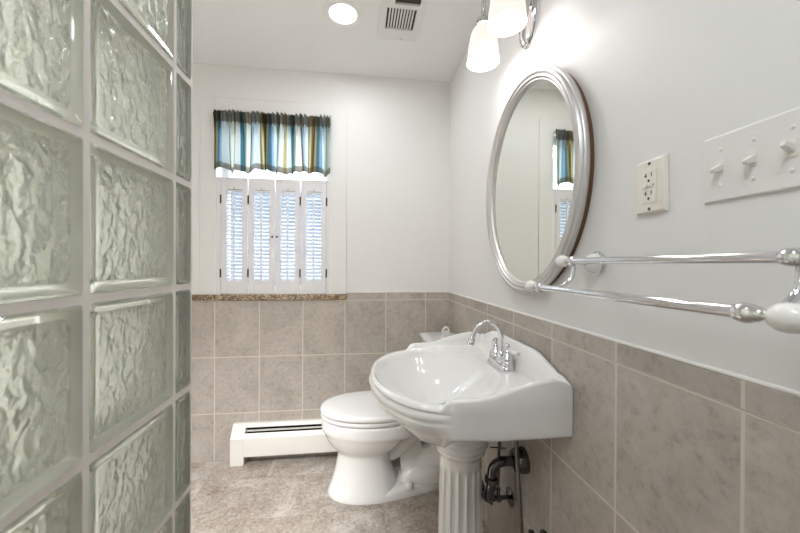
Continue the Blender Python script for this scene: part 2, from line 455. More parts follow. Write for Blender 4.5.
# ------------------------------------------------------------------ valance and rod
def valance():
    random.seed(4)
    NU, NV = 420, 26
    ztop, zbot = 2.094, 1.742
    bm = B(); lay = bm.verts.layers.float_vector.new('cloth')
    ph = [random.uniform(0, 6.28) for _ in range(6)]
    grid = []
    for j in range(NV + 1):
        v = j / NV; row = []
        for i in range(NU + 1):
            u = i / NU
            tight = 1 - sstep(.78, .95, v)
            # folds: fine gathers at the rod, broad soft folds below
            w = u + .018 * sin(2 * pi * 1.7 * u + 1) + .010 * sin(2 * pi * 3.9 * u + 2)     # irregular fold spacing
            fa = 2 * pi * 7.6 * w + ph[0]
            broad = .017 * (sin(fa) + .35 * sin(2 * fa + 1.1)) * (.7 + .3 * sin(2 * pi * 2.3 * u)) + .006 * sin(2 * pi * 16.3 * w + ph[2])
            fine = .013 * sin(2 * pi * 29 * w + ph[3] + 1.6 * sin(2 * pi * 5 * u)) + .006 * sin(2 * pi * 47 * w + ph[4])
            g = sstep(.55, .86, v)
            y = D - .022 + broad * (1 - .75 * g) * (.35 + .65 * (1 - v)) + fine * (g + .12)
            y -= .011 * math.exp(-((v - .915) / .03) ** 2)
            skew = .010 * sin(fa + 1.2) + .006 * sin(2 * pi * 3.1 * u)
            x = WX0 + .002 + (WX1 - WX0 - .004) * u + skew * (1 - v) ** 1.3 * (4 * u * (1 - u)) ** .3 + .0025 * g * sin(2 * pi * 29 * w)
            zb = zbot + .010 * sin(fa + 2.4) * (.5 + .5 * sin(2 * pi * 1.3 * u)) + .009 * sin(2 * pi * 2.6 * u + 1.4) + .004 * sin(2 * fa)
            zt = ztop + .006 * sin(2 * pi * 29 * w + ph[5]) * g
            z = zb + (zt - zb) * v
            q = bm.verts.new((x, y, z)); q[lay] = (u + .0005 * sin(90 * v), v, 0); row.append(q)
        grid.append(row)
    for j in range(NV):
        for i in range(NU):
            bm.faces.new((grid[j][i], grid[j][i + 1], grid[j + 1][i + 1], grid[j + 1][i]))
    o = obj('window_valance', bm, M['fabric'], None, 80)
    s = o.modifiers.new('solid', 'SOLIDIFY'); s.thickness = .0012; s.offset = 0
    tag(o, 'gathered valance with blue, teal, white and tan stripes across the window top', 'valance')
valance()
bm = lathe(B(), (WX0 - .002, D + .016, 2.062), (1, 0, 0), [(.009, 0), (.009, .012), (.006, .013), (.006, WX1 - WX0 - .010), (.009, WX1 - WX0 - .009), (.009, WX1 - WX0 + .004)], 16)
tag(obj('curtain_rod', bm, M['trim']), 'thin white tension rod holding the striped valance in the window', 'rod')

# ------------------------------------------------------------------ glass block wall
def block_wall():
    t = thing('glass_block_partition', 'tall glass block partition with pale mortar joints at the left', 'partition', (GL - .05, 0, .117))
    gs = .2032; j = .0115
    ys = [(.4653 + .2032 - gs * (k + 1), .4653 + .2032 - gs * k) for k in range(0, 5)] + [(.6685, .7334)]
    zs = [(1.138 - gs * (i + 1), 1.138 - gs * i) for i in range(-6, 5)]
    xa, xb = GL - .098, GL            # far and near faces
    bm = B()
    ylo, yhi = ys[4][0] - j / 2, ys[5][1] + j / 2 - .004
    zlo, zhi = .117, CEIL
    zj = sorted(set([round(z, 5) for p in zs for z in p]))
    yj = sorted(set([round(y, 5) for p in ys for y in p]))
    for k, z in enumerate(zj):
        a, b = z - j / 2, z + j / 2
        if k == 0: a = zlo
        if k == len(zj) - 1: b = zhi
        box(bm, xa + .003, xb - .003, ylo, yhi, a, b)
    for y in yj:
        a, b = y - j / 2, min(y + j / 2, yhi)
        for z0, z1 in zip(zj, zj[1:]):
            box(bm, xa + .003, xb - .003, a, b, z0 + j / 2, z1 - j / 2)
    obj('mortar_grid', bm, M['mortar'], t, label='pale mortar joints')
    def block_mesh(y0, y1, z0, z1):
        bm = B(); g = .0004
        y0 += j / 2 + g; y1 -= j / 2 + g; z0 += j / 2 + g; z1 -= j / 2 + g
        # outer shell: flat rim, then face pillowed slightly inwards
        def loop(x, ins):
            r = .004 + ins * .4
            P = []
            for (cy, cz, a0) in ((y1 - ins - r, z1 - ins - r, 0), (y0 + ins + r, z1 - ins - r, 90), (y0 + ins + r, z0 + ins + r, 180), (y1 - ins - r, z0 + ins + r, 270)):
                for q in range(5):
                    a = radians(a0 + 90 * q / 4); P.append((x, cy + r * cos(a), cz + r * sin(a)))
            return P
        w = min(y1 - y0, z1 - z0)
        i1, i2 = .006, min(.016, w * .22)
        R = [loop(xb - .0035, i2), loop(xb - .001, i1), loop(xb, .003), loop(xb - .003, 0), loop(xa + .003, 0), loop(xa, .003), loop(xa + .001, i1), loop(xa + .0035, i2)]
        rings(bm, R)
        bmesh.ops.recalc_face_normals(bm, faces=bm.faces[:])
        for f in bm.faces:
            if len(f.verts) > 4: f.material_index = 1
            elif abs(f.normal.x) < .3: f.material_index = 2
        outer = set(bm.faces)
        # inner cavity, its faces rippled
        s = .008; ci = min(.013, w * .18)
        R = [loop(xb - .0115, i2 + .002), loop(xb - .0135, ci), loop(xa + .0135, ci), loop(xa + .0115, i2 + .002)]
        rings(bm, R)
        inner = [f for f in bm.faces if f not in outer]
        bmesh.ops.recalc_face_normals(bm, faces=inner)
        bmesh.ops.reverse_faces(bm, faces=inner)
        return bm
    for y0, y1 in ys:
        for z0, z1 in zs:
            obj('glass_block', block_mesh(y0, y1, z0, z1), [M['glass_clear'], M['glass_ripple'], M['block_edge']], t, 30, recalc=False)
block_wall()

# ------------------------------------------------------------------ toilet
def egg(xf, xb, hw, yc, z, n=48, p=2.15):
    """egg outline: front (−x) rounder and longer, back blunter"""
    xm = xb + (xf - xb) * .42; P = []
    for i in range(n):
        a = 2 * pi * i / n; c, s = cos(a), sin(a)
        L = (xb - xm) if c > 0 else (xm - xf)
        e = 2 / (p + .5 if c > 0 else p)
        P.append((xm + L * math.copysign(abs(c) ** e, c), yc + hw * math.copysign(abs(s) ** e, s), z))
    return P
def toilet():
    Y = 1.80
    t = thing('toilet', 'white two-piece toilet with closed lid behind the pedestal sink', 'toilet', (-.40, Y, 0))
    bm = B()
    R = [egg(-.735, -.36, .128, Y, 0), egg(-.738, -.36, .130, Y, .012), egg(-.730, -.365, .126, Y, .03), egg(-.714, -.38, .119, Y, .07), egg(-.700, -.395, .113, Y, .12),
         egg(-.688, -.41, .111, Y, .18), egg(-.686, -.41, .112, Y, .215), egg(-.692, -.40, .118, Y, .230), egg(-.712, -.38, .137, Y, .25), egg(-.735, -.35, .157, Y, .28), egg(-.752, -.32, .172, Y, .312),
         egg(-.760, -.28, .180, Y, .332), egg(-.766, -.26, .185, Y, .338), egg(-.769, -.26, .187, Y, .35), egg(-.769, -.26, .187, Y, .392), egg(-.765, -.262, .184, Y, .398), egg(-.755, -.27, .176, Y, .400)]
    rings(bm, R)
    obj('bowl', bm, M['china'], t, 50)
    # rear foot, low flange with rounded top
    bm = B()
    def foot(z, ins):
        Q = []
        for i in range(64):
            a = 2 * pi * i / 64; c, s = cos(a), sin(a)
            x = -.35 + (.235 - ins) * math.copysign(abs(c) ** .55, c)
            h = .128 - .058 * sstep(-.52, -.12, x)
            Q.append((x, Y + (h - ins * .8) * math.copysign(abs(s) ** .6, s), z))
        return Q
    rings(bm, [foot(0, .002), foot(.010, 0), foot(.030, .003), foot(.042, .010), foot(.049, .022), foot(.053, .036)])
    obj('foot', bm, M['china'], t, 60)
    # trapway: tube that leaves the bowl and climbs to the tank deck
    bm = B()
    tube(bm, [(-.56, Y, .190), (-.46, Y, .192), (-.40, Y, .202), (-.34, Y, .240), (-.28, Y, .292), (-.22, Y, .338), (-.14, Y, .350)], lambda q: .058 - .010 * q, 22)
    obj('trapway', bm, M['china'], t, 60)
    # web under the trapway with an oval opening right through it
    bm = B(); NN = 48; hx, hz = -.214, .236
    def web(k, hw_):
        O_, I_ = [], []
        for i in range(NN):
            a = 2 * pi * i / NN; c, s = cos(a), sin(a)
            ox = hx + (.105 if c > 0 else .145) * math.copysign(abs(c) ** .6, c); oz = .19 + .145 * math.copysign(abs(s) ** .6, s)
            O_.append((ox, Y + hw_, oz)); I_.append((hx + .034 * k * c, Y + hw_, hz + .024 * k * s))
        return O_, I_
    oa, ia = web(1.0, -.034); ob, ib = web(1.0, .034); _, ja = web(1.25, -.034); _, jb = web(1.25, .034)
    ia = [(x, y + .008, z) for x, y, z in ia]; ib = [(x, y - .008, z) for x, y, z in ib]
    rings(bm, [oa, ja, ia, ib, jb, ob], True, (False, False))
    L0 = [v for v in bm.verts][:NN]; L1 = [v for v in bm.verts][-NN:]
    for i in range(NN): bm.faces.new((L0[i], L1[i], L1[(i + 1) % NN], L0[(i + 1) % NN]))
    obj('trapway_web', bm, M['china'], t, 50)
    bm = B()
    P = lambda x0, x1, hy, z: [(x0 + (x1 - x0) * (.5 - .5 * math.copysign(abs(cos(a)) ** .6, cos(a))), Y + hy * math.copysign(abs(sin(a)) ** .6, sin(a)), z) for a in [2 * pi * i / 32 for i in range(32)]]
    rings(bm, [P(-.37, -.12, .075, .045), P(-.365, -.125, .073, .07), P(-.35, -.13, .068, .095), P(-.33, -.14, .058, .112), P(-.30, -.16, .040, .120)])
    obj('rear_base', bm, M['china'], t, 60)
    bm = B(); rings(bm, [P(-.36, -.03, .15, .335), P(-.36, -.03, .17, .36), P(-.36, -.03, .175, .40)]); obj('tank_deck', bm, M['china'], t, 50)
    for s in (-1, 1):
        bm = lathe(B(), (-.318, Y + s * .090, .045), (0, 0, 1), [(.020, 0), (.020, .013), (.016, .023), (.001, .027)], 20)
        obj('bolt_cap', bm, M['seat'], t)
    bm = B(); rings(bm, [egg(-.752, -.31, .172, Y, .399), egg(-.752, -.31, .172, Y, .406), egg(-.772, -.298, .187, Y, .4075), egg(-.774, -.298, .188, Y, .412), egg(-.774, -.298, .188, Y, .418), egg(-.770, -.30, .185, Y, .4215), egg(-.752, -.31, .172, Y, .423), egg(-.752, -.31, .172, Y, .428)])
    obj('seat', bm, M['seat'], t, 50)
    bm = B(); rings(bm, [egg(-.752, -.31, .172, Y, .4282), egg(-.772, -.302, .186, Y, .4295), egg(-.776, -.30, .189, Y, .434), egg(-.776, -.30, .189, Y, .444), egg(-.769, -.303, .185, Y, .450), egg(-.745, -.32, .165, Y, .4535), egg(-.66, -.36, .10, Y, .455)])
    obj('lid', bm, M['seat'], t, 50)
    for s in (-1, 1):
        bm = B(); box(bm, -.305, -.268, Y + s * .075 - .02, Y + s * .075 + .02, .405, .44); obj('hinge', bm, M['seat'], t, bevel=.006, seg=3)
    bm = B()
    def rr(x0, x1, hy, z, r=.03):
        P = []
        for cx, cy, a0 in ((x1 - r, Y + hy - r, 0), (x0 + r, Y + hy - r, 90), (x0 + r, Y - hy + r, 180), (x1 - r, Y - hy + r, 270)):
            for q in range(7):
                a = radians(a0 + 15 * q); P.append((cx + r * cos(a), cy + r * sin(a), z))
        return P
    rings(bm, [rr(-.19, -.025, .185, .40), rr(-.198, -.02, .195, .42), rr(-.208, -.014, .205, .70), rr(-.208, -.014, .206, .752)])
    obj('tank', bm, M['china'], t, 50)
    bm = B(); rings(bm, [rr(-.214, -.01, .212, .752), rr(-.218, -.006, .216, .757), rr(-.218, -.006, .216, .772), rr(-.212, -.01, .210, .780), rr(-.19, -.03, .19, .783)])
    obj('tank_lid', bm, M['china'], t, 50)
toilet()
# small white loop showing above the tank lid
bm = B()
tube(bm, [(-.078, 1.985, .785), (-.074, 1.985, .800), (-.060, 1.985, .811), (-.044, 1.985, .806), (-.040, 1.985, .786)], .0065, 12)
lathe(bm, (-.058, 1.985, .7835), (0, 0, 1), [(.026, 0), (.026, .004), (.001, .005)], 24)
tag(obj('loop_handle', bm, M['porcelain']), 'small white loop handle showing above the toilet tank behind the sink', 'handle')

# ------------------------------------------------------------------ pedestal sink
SY = 1.20
def sink():
    t = thing('pedestal_sink', 'white pedestal sink with oval basin, scrolled backsplash and fluted column', 'sink', (-.21, SY, 0))
    cx, cy = -.305, SY
    HW = .342
    ex, ea, eb = -.335, .205, .33
    XF = -.373
    def hw(x):
        return HW - (.016 * ((-.31 - x) / .063) ** 2 if x < -.31 else 0)
    def inside(x, y):
        if XF <= x <= -.002 and abs(y - cy) <= hw(x): return True
        return ((x - ex) / ea) ** 2 + ((y - cy) / eb) ** 2 <= 1
    def outline(a):
        c, s = cos(a), sin(a); lo, hi = .1, .6
        for _ in range(40):
            m = (lo + hi) / 2
            if inside(cx + m * c, cy + m * s): lo = m
            else: hi = m
        return lo
    angs = [2 * pi * i / 220 for i in range(220)]
    for yy in (HW, -HW):
        for xx in (-.002,): angs.append(math.atan2(yy, xx - cx) % (2 * pi))
    angs = sorted(set(round(a, 6) for a in angs)); n = len(angs)
    back_tab = [(0, .910), (.15, .910), (.185, .906), (.22, .895), (.255, .884), (.285, .872), (.31, .872), (.342, .858)]
    side_tab = [(XF, .800), (-.368, .801), (-.361, .808), (-.353, .817), (-.342, .824), (-.322, .8265), (-.26, .8275), (-.225, .831), (-.19, .842), (-.15, .8545), (-.104, .8645), (-.05, .873), (-.035, .872), (0, .856)]
    O, K, H, SD = [], [], [], []
    for a in angs:
        r = outline(a); x, y = cx + r * cos(a), cy + r * sin(a)
        O.append(Vector((x, y, 0)))
        on_back = x > -.004; on_side = not on_back and x > -.366 and abs(y - cy) > .25
        side = 1.0 if (on_back or on_side) else 0.0
        SD.append(side)
        h = .800
        if on_back: h = lerp_tab(back_tab, abs(y - cy))
        elif on_side: h = lerp_tab(side_tab, x)
        H.append(h)
    # soften the side weight and the height where the front meets the ears
    SD2 = [sum(SD[(i + k) % n] for k in range(-2, 3)) / 5 for i in range(n)]
    Bw = []
    for a in angs:
        c, s = cos(a), sin(a); Bw.append(Vector((cx + .2165 * c - .005, cy + .300 * s, 0)))
    def bring(k, z): return [Vector((cx + (b.x - cx) * k + .0, cy + (b.y - cy) * k, z)) for b in Bw]
    def oring(off, zf):
        P = []
        for o, b, h, s in zip(O, Bw, H, SD2):
            d = (b - o); L = d.length; q = min(off, .75 * L) if off > 0 else off
            p = o + d.normalized() * q
            P.append(Vector((p.x, p.y, zf(h, s))))
        return P
    zr = .800
    R = []
    dep = .150
    for k in (.02, .12, .25, .4, .55, .68, .79, .87, .93, .97):
        R.append(bring(k, zr - .001 - dep * (1 - k ** 2.6)))
    R.append([Vector((b.x, b.y, zr + .0005 + .008 * s)) for b, s in zip(bring(1.0, 0), SD2)])
    deck = lambda h, s: zr + .003 * (1 - s) + .012 * s
    R.append(oring(.060, deck)); R.append(oring(.045, deck))
    R.append(oring(.034, lambda h, s: deck(h, s) + .004 * s))
    R.append(oring(.028, lambda h, s: deck(h, s) * (1 - s * .5) + (h - .004) * .5 * s))
    R.append(oring(.023, lambda h, s: deck(h, s) * (1 - s) + (max(h - .004, deck(h, s))) * s))
    R.append(oring(.016, lambda h, s: max(h, zr) + .001))
    R.append(oring(.006, lambda h, s: max(h, zr)))
    R.append(oring(0, lambda h, s: max(h, zr) - .006))
    # outside going down: mouldings at the front, a flat apron at the sides
    DZ_ = [.008 * sstep(-.20, -.36, o.x) for o in O]
    for off, z in ((.000, .7925), (.006, .7895), (.006, .7865), (-.002, .784), (-.006, .779), (-.0065, .773), (-.003, .767), (.004, .7635), (.004, .760), (-.001, .757), (-.001, .752), (.006, .744), (.012, .735)):
        R.append([o + (b - o).normalized() * (off * (1 - s)) + Vector((0, 0, z * (1 - s) + (.792 - (.792 - z) * .9) * s)) for o, b, s in zip(O, Bw, SD2)])
    pc = Vector((-.21, SY, 0))
    for z, k, zs, ks in ((.715, .90, .722, 1), (.700, .86, .715, .996), (.690, .835, .7115, .98), (.655, .74, .710, .93), (.625, .61, .695, .78), (.600, .48, .640, .57), (.580, .36, .595, .40), (.565, .28, .566, .30)):
        P = []
        for o, s, dz in zip(O, SD2, DZ_):
            kk = k * (1 - s) + ks * s; p = pc + (o - pc) * kk
            if kk < .6:   # towards the round collar
                w = sstep(.6, .3, kk); d = (o - pc).normalized() * .094; p = p * (1 - w) + (pc + d) * w
            P.append(Vector((p.x, p.y, z * (1 - s) + (zs + (dz if ks > .7 else 0)) * s)))
        R.append(P)
    bm = B(); rings(bm, R)
    obj('basin', bm, M['china'], t, 60)
    # pedestal: collar mouldings, fluted column, base
    N = 240; nf = 16; bm = B(); R = []
    prof = [(.090, .585), (.098, .578), (.101, .568), (.098, .560), (.094, .555), (.098, .549), (.099, .541), (.094, .533), (.088, .528), (.089, .521), (.087, .514), (.080, .508), (.076, .500), (.0745, .490)]
    prof += [(.0745 + .0000 + (.49 - z) * .020, z) for z in [.48, .47, .462, .456, .45, .44, .42, .38, .34, .30, .26, .22, .18, .16, .15, .145, .14, .13]]
    prof += [(.084, .12), (.090, .11), (.090, .10), (.086, .095), (.098, .08), (.112, .06), (.118, .045), (.118, .035), (.126, .03), (.128, .015), (.126, 0)]
    for r, z in prof:
        msk = sstep(.475, .445, z) * sstep(.135, .155, z)
        ring = []
        for i in range(N):
            a = 2 * pi * i / N; f = (a * nf / (2 * pi)) % 1
            w = abs(f - .5) / .5                      # 0 at groove centre
            dd = .0068 * math.sqrt(max(0, 1 - (w / .80) ** 2)) if w < .80 else 0
            ring.append((pc.x + (r - dd * msk) * cos(a), pc.y + (r - dd * msk) * sin(a), z))
        R.append(ring)
    rings(bm, R); obj('pedestal', bm, M['china'], t, 50)
    bm = lathe(B(), (cx, cy, .643), (0, 0, 1), [(.024, 0), (.024, .0035), (.019, .0045), (.017, .002), (.001, .003)], 28)
    obj('drain_ring', bm, M['chrome'], t)
sink()

# ------------------------------------------------------------------ faucet
def faucet():
    X, Y, Z = -.058, 1.197, .812
    t = thing('faucet', 'chrome two-handle faucet with high arched spout and white levers', 'faucet', (X, Y, Z))
    bm = B()
    def stad(k, z):
        P = []
        hl, r = .052, .030
        for i in range(40):
            a = 2 * pi * i / 40; c, s = cos(a), sin(a)
            P.append((X + r * k * c, Y + (hl if s >= 0 else -hl) + r * k * s * .9, z))
        return P
    rings(bm, [stad(1.0, Z), stad(1.02, Z + .004), stad(.98, Z + .010), stad(.84, Z + .013), stad(.84, Z + .017), stad(.78, Z + .022), stad(.6, Z + .024)])
    obj('base_plate', bm, M['chrome'], t, 45)
    for s in (-1, 1):
        c = (X, Y + s * .051, Z + .022)
        bm = lathe(B(), c, (0, 0, 1), [(.024, 0), (.025, .004), (.022, .009), (.0235, .013), (.021, .020), (.014, .030), (.0095, .038), (.012, .042), (.010, .047), (.007, .051), (.0095, .056), (.0108, .062), (.0088, .069), (.001, .073)], 28)
        hd = obj('handle', bm, M['chrome'], t, 50)
        bm = lathe(B(), (X + .002, c[1] + s * .007, Z + .074), (.22, s, -.04), [(.005, 0), (.0055, .003), (.0078, .006), (.0085, .014), (.0075, .040), (.0088, .047), (.006, .050)], 20)
        obj('lever', bm, M['porcelain'], hd, 50, label='white porcelain lever')
        bm = lathe(B(), (X + .0125, c[1] + s * .0555, Z + .072), (.22, s, -.04), [(.0055, 0), (.007, .003), (.006, .008), (.001, .010)], 16)
        obj('lever_tip', bm, M['chrome'], hd, 50)
    bm = lathe(B(), (X, Y, Z + .020), (0, 0, 1), [(.022, 0), (.022, .006), (.015, .012), (.0135, .022), (.015, .025), (.013, .030), (.0095, .034)], 28)
    obj('spout_collar', bm, M['chrome'], t, 50)
    pts = [(X, Y, Z + .045), (X + .001, Y, Z + .085), (X - .002, Y, Z + .115), (X - .018, Y, Z + .148), (X - .050, Y, Z + .164), (X - .085, Y, Z + .150), (X - .106, Y, Z + .118), (X - .113, Y, Z + .098)]
    bm = B(); tube(bm, pts, lambda q: .0092 - .0012 * q, 18)
    d = Vector((-.007, 0, -.020))
    lathe(bm, Vector((X - .1105, Y, Z + .105)), d, [(.0085, 0), (.0115, .003), (.0125, .008), (.011, .012), (.013, .015), (.013, .024), (.009, .0245), (.009, .02)], 24)
    obj('spout', bm, M['chrome'], t, 50)
    bm = B(); tube(bm, [(X + .028, Y, Z + .012), (X + .030, Y, Z + .05)], .0022, 8, False); sphere(bm, (X + .030, Y, Z + .054), .005, 12)
    obj('lift_rod', bm, M['chrome'], t)
faucet()

# ------------------------------------------------------------------ plumbing under the sink
FY = 1.13
def plumbing():
    t = thing('drain_pipe', 'chrome drain trap running from pedestal to round wall flange', 'pipe', (-.06, FY, .36))
    bm = B()
    tube(bm, [(.004, FY, .497), (-.04, FY, .497), (-.075, FY, .497), (-.100, FY, .491), (-.115, FY, .474), (-.119, FY, .45), (-.120, FY, .42)], .0165, 18)
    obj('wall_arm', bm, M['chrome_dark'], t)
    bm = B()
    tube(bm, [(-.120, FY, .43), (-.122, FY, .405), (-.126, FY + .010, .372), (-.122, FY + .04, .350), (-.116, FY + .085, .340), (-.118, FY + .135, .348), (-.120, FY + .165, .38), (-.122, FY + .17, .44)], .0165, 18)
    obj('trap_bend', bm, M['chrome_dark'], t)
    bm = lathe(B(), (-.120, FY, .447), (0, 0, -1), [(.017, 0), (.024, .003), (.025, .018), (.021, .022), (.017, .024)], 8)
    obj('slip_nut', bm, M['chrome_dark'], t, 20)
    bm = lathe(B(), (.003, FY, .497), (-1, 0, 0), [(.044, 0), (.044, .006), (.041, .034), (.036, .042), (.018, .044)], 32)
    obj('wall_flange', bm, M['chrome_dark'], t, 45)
    def valve(x, y, z, label, turn):
        t = thing('stop_valve', label, 'valve', (-.001, y, z), 'chrome stop valves under the sink')
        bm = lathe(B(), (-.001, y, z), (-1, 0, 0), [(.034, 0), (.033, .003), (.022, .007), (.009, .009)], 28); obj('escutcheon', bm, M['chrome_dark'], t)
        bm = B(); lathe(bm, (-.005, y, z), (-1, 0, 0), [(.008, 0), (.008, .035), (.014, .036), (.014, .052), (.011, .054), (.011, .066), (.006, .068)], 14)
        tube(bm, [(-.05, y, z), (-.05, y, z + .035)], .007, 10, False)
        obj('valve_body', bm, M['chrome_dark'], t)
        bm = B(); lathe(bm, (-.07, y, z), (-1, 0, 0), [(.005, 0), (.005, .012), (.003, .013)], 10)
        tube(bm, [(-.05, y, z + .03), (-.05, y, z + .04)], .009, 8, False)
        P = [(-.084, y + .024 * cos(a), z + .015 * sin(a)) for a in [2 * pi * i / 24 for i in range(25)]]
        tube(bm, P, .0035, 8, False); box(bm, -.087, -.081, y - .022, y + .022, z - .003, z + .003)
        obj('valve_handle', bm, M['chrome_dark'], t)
    valve(0, 1.234, .295, 'chrome stop valve on the tile wall, close beside the pedestal', 0)
    valve(0, .985, .322, 'chrome stop valve low on the tile wall, right of the supply hose', 0)
    bm = B(); tube(bm, [(-.050, 1.234, .33), (-.048, 1.236, .45), (-.047, 1.238, .56), (-.050, 1.24, .70)], .0055, 10)
    tag(obj('supply_hose', bm, M['braid']), 'grey supply tube rising behind the chrome trap near the pedestal', 'hose', 'supply hoses')
    bm = B(); tube(bm, [(-.060, 1.073, .74), (-.060, 1.0705, .60), (-.060, 1.050, .47), (-.060, 1.0275, .335), (-.057, 1.017, .312), (-.052, .999, .322), (-.050, .986, .362)], .0062, 12)
    tag(obj('supply_hose', bm, M['braid']), 'dark braided supply hose hanging in front of the round wall flange', 'hose', 'supply hoses')
    bm = B(); tube(bm, [(-.083, 1.15, .68), (-.083, 1.15, .49)], .0032, 8, False)
    tube(bm, [(-.118, 1.15, .539), (-.06, 1.15, .531)], .0022, 8, False); box(bm, -.088, -.078, 1.147, 1.153, .525, .556)
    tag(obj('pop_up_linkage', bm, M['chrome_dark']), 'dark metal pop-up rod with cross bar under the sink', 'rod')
plumbing()

# ------------------------------------------------------------------ baseboard heater
def heater():
    x0, x1 = -1.322, -.06; yb, yf = D - .001, D - .070
    t = thing('baseboard_heater', 'cream enamel baseboard heater along the floor behind the toilet', 'heater', ((x0 + x1) / 2, D - .035, 0))
    prof = lambda y_in, z0: [(yf + y_in, z0), (yf + y_in, .158), (D - .020 + y_in * .2, .226 - y_in * .3), (yb, .228 - y_in * .3)]
    def cap(xa, xb):
        bm = B(); P = [(yf - .001, 0), (yf - .001, .159), (D - .020, .228), (yb, .229), (yb, 0)]
        rings(bm, [[(x, y, z) for y, z in P] for x in (xa, xb)]); return bm
    obj('end_cap', cap(x0, x0 + .078), M['enamel'], t, 30, bevel=.003)
    obj('end_cap', cap(x1 - .06, x1), M['enamel'], t, 30, bevel=.003)
    # front cover: front panel, sloped lower lip, sloped top with open slot between
    def slope(q): return (yf + (D - .020 - yf) * q, .158 + .068 * q)
    th = .0025
    def sheet(P, name):
        bm = B(); R = []
        Q = [Vector((0, y, z)) for y, z in P]; off = []
        for i, p in enumerate(Q):
            d = (Q[min(i + 1, len(Q) - 1)] - Q[max(i - 1, 0)]).normalized(); off.append(p + Vector((0, d.z, -d.y)) * th)
        loop = [(p.y, p.z) for p in Q] + [(p.y, p.z) for p in off[::-1]]
        rings(bm, [[(x, y, z) for y, z in loop] for x in (x0 + .076, x1 - .058)])
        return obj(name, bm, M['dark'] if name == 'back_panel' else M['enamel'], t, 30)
    sheet([(yf + .008, .050), (yf, .052), (yf, .157), slope(0.02), slope(.36)], 'front_panel')
    sheet([slope(.74), slope(1), (yb, .2275)], 'top_panel')
    sheet([(yb - .003, .03), (yb - .003, .225)], 'back_panel')  # back panel coloured dark to stand for shade inside the heater slot
    bm = B(); a, b = slope(.60), slope(.50)
    box(bm, x0 + .077, x1 - .059, b[0] + .004, b[0] + .016, b[1] - .004, b[1] + .001); obj('damper_blade', bm, M['enamel'], t)
    bm = B(); tube(bm, [(x0 + .08, D - .035, .10), (x1 - .06, D - .035, .10)], .011, 12, False)
    for k in range(150):
        x = x0 + .10 + k * (x1 - x0 - .2) / 149; box(bm, x, x + .0008, yf + .012, yb - .012, .07, .135)
    obj('fin_tube', bm, M['dark_metal'], t)
heater()

# ------------------------------------------------------------------ oval mirror
def mirror():
    yc, zc, a, b = 1.1035, 1.4575, .3240, .3730
    xw = DR
    t = thing('oval_mirror', 'oval wall mirror in a ridged silver frame above the sink', 'mirror', (xw, yc, zc))
    N = 128
    def el(ins, x): return [(x, yc + (a - ins) * cos(2 * pi * i / N), zc + (b - ins) * sin(2 * pi * i / N)) for i in range(N)]
    bm = B(); rings(bm, [el(.010, xw), el(.010, -.010), el(.05, -.010), el(.05, xw)], True, (False, False)); obj('backing', bm, M['wood'], t, label='brown wooden backing edge')
    prof = [(.012, -.008), (.004, -.010), (.000, -.016), (.000, -.022), (.003, -.027), (.006, -.028), (.008, -.027), (.0095, -.030), (.012, -.034), (.016, -.036), (.020, -.034), (.0225, -.030),
            (.024, -.029), (.026, -.032), (.030, -.033), (.0335, -.031), (.0345, -.027), (.036, -.026), (.038, -.028), (.041, -.027), (.043, -.023), (.045, -.018), (.045, -.012), (.012, -.009)]
    bm = B(); rings(bm, [el(p, x) for p, x in prof], True, (False, False)); obj('frame', bm, M['silver'], t, 70)
    bm = B(); rings(bm, [el(.042, -.0125), el(.042, -.0165)]); obj('mirror_glass', bm, M['mirror'], t)
mirror()

# ------------------------------------------------------------------ double towel bar
def towel_bar():
    t = thing('double_towel_bar', 'double chrome towel bar with white porcelain knobs on the right wall', 'towel bar', (0, .55, 1.19))
    U = (-.078, 1.1945); L = (-.160, 1.1318)
    ya = .755
    for (x, z), yb in ((U, .338), (L, .324)):
        b = obj('bar', lathe(B(), (x, yb, z), (0, 1, 0), [(.0074, 0), (.0074, ya - yb)], 24), M['chrome'], t)
        for y, s in ((ya, 1), (yb, -1)):
            bm = lathe(B(), (x, y - s * .012, z), (0, s, 0), [(.0075, 0), (.0096, .002), (.0110, .007), (.0116, .013), (.0104, .018), (.0080, .021), (.0086, .024), (.0060, .027), (.0052, .031), (.0062, .035)], 24)
            c = obj('end_collar', bm, M['chrome'], b, 60)
            bm = lathe(B(), (x, y + s * .021, z), (0, s, 0), [(.006, 0), (.0105, .003), (.0142, .009), (.0155, .016), (.0148, .023), (.0110, .031), (.005, .035), (.001, .0355)], 24)
            obj('knob', bm, M['porcelain'], b, 60, label='white porcelain end knob')
    for y in (ya - .002, .333):
        bm = lathe(B(), (DR, y + .02, 1.190), (-1, 0, 0), [(.029, 0), (.030, .004), (.0275, .009), (.025, .010)], 36); fl = obj('flange', bm, M['chrome'], t, 50)
        bm = lathe(B(), (DR, y + .02, 1.190), (-1, 0, 0), [(.025, .008), (.0255, .012), (.023, .020), (.017, .028), (.011, .032), (.0085, .034)], 36)
        obj('flange_boss', bm, M['porcelain'], fl, 60, label='white porcelain boss of wall flange')
        bm = B()
        tube(bm, [(-.024, y + .02, 1.190), (-.045, y + .012, 1.1905), (-.066, y + .002, 1.193), (U[0], y, U[1])], .0056, 12)
        tube(bm, [(U[0] + .001, y, U[1]), (U[0] + .004, y, U[1] - .022), (U[0] - .004, y, U[1] - .044), (U[0] - .026, y, U[1] - .060), (U[0] - .056, y, U[1] - .066), (L[0], y, L[1])], .0050, 12)
        obj('arm', bm, M['chrome'], t, 60)
towel_bar()

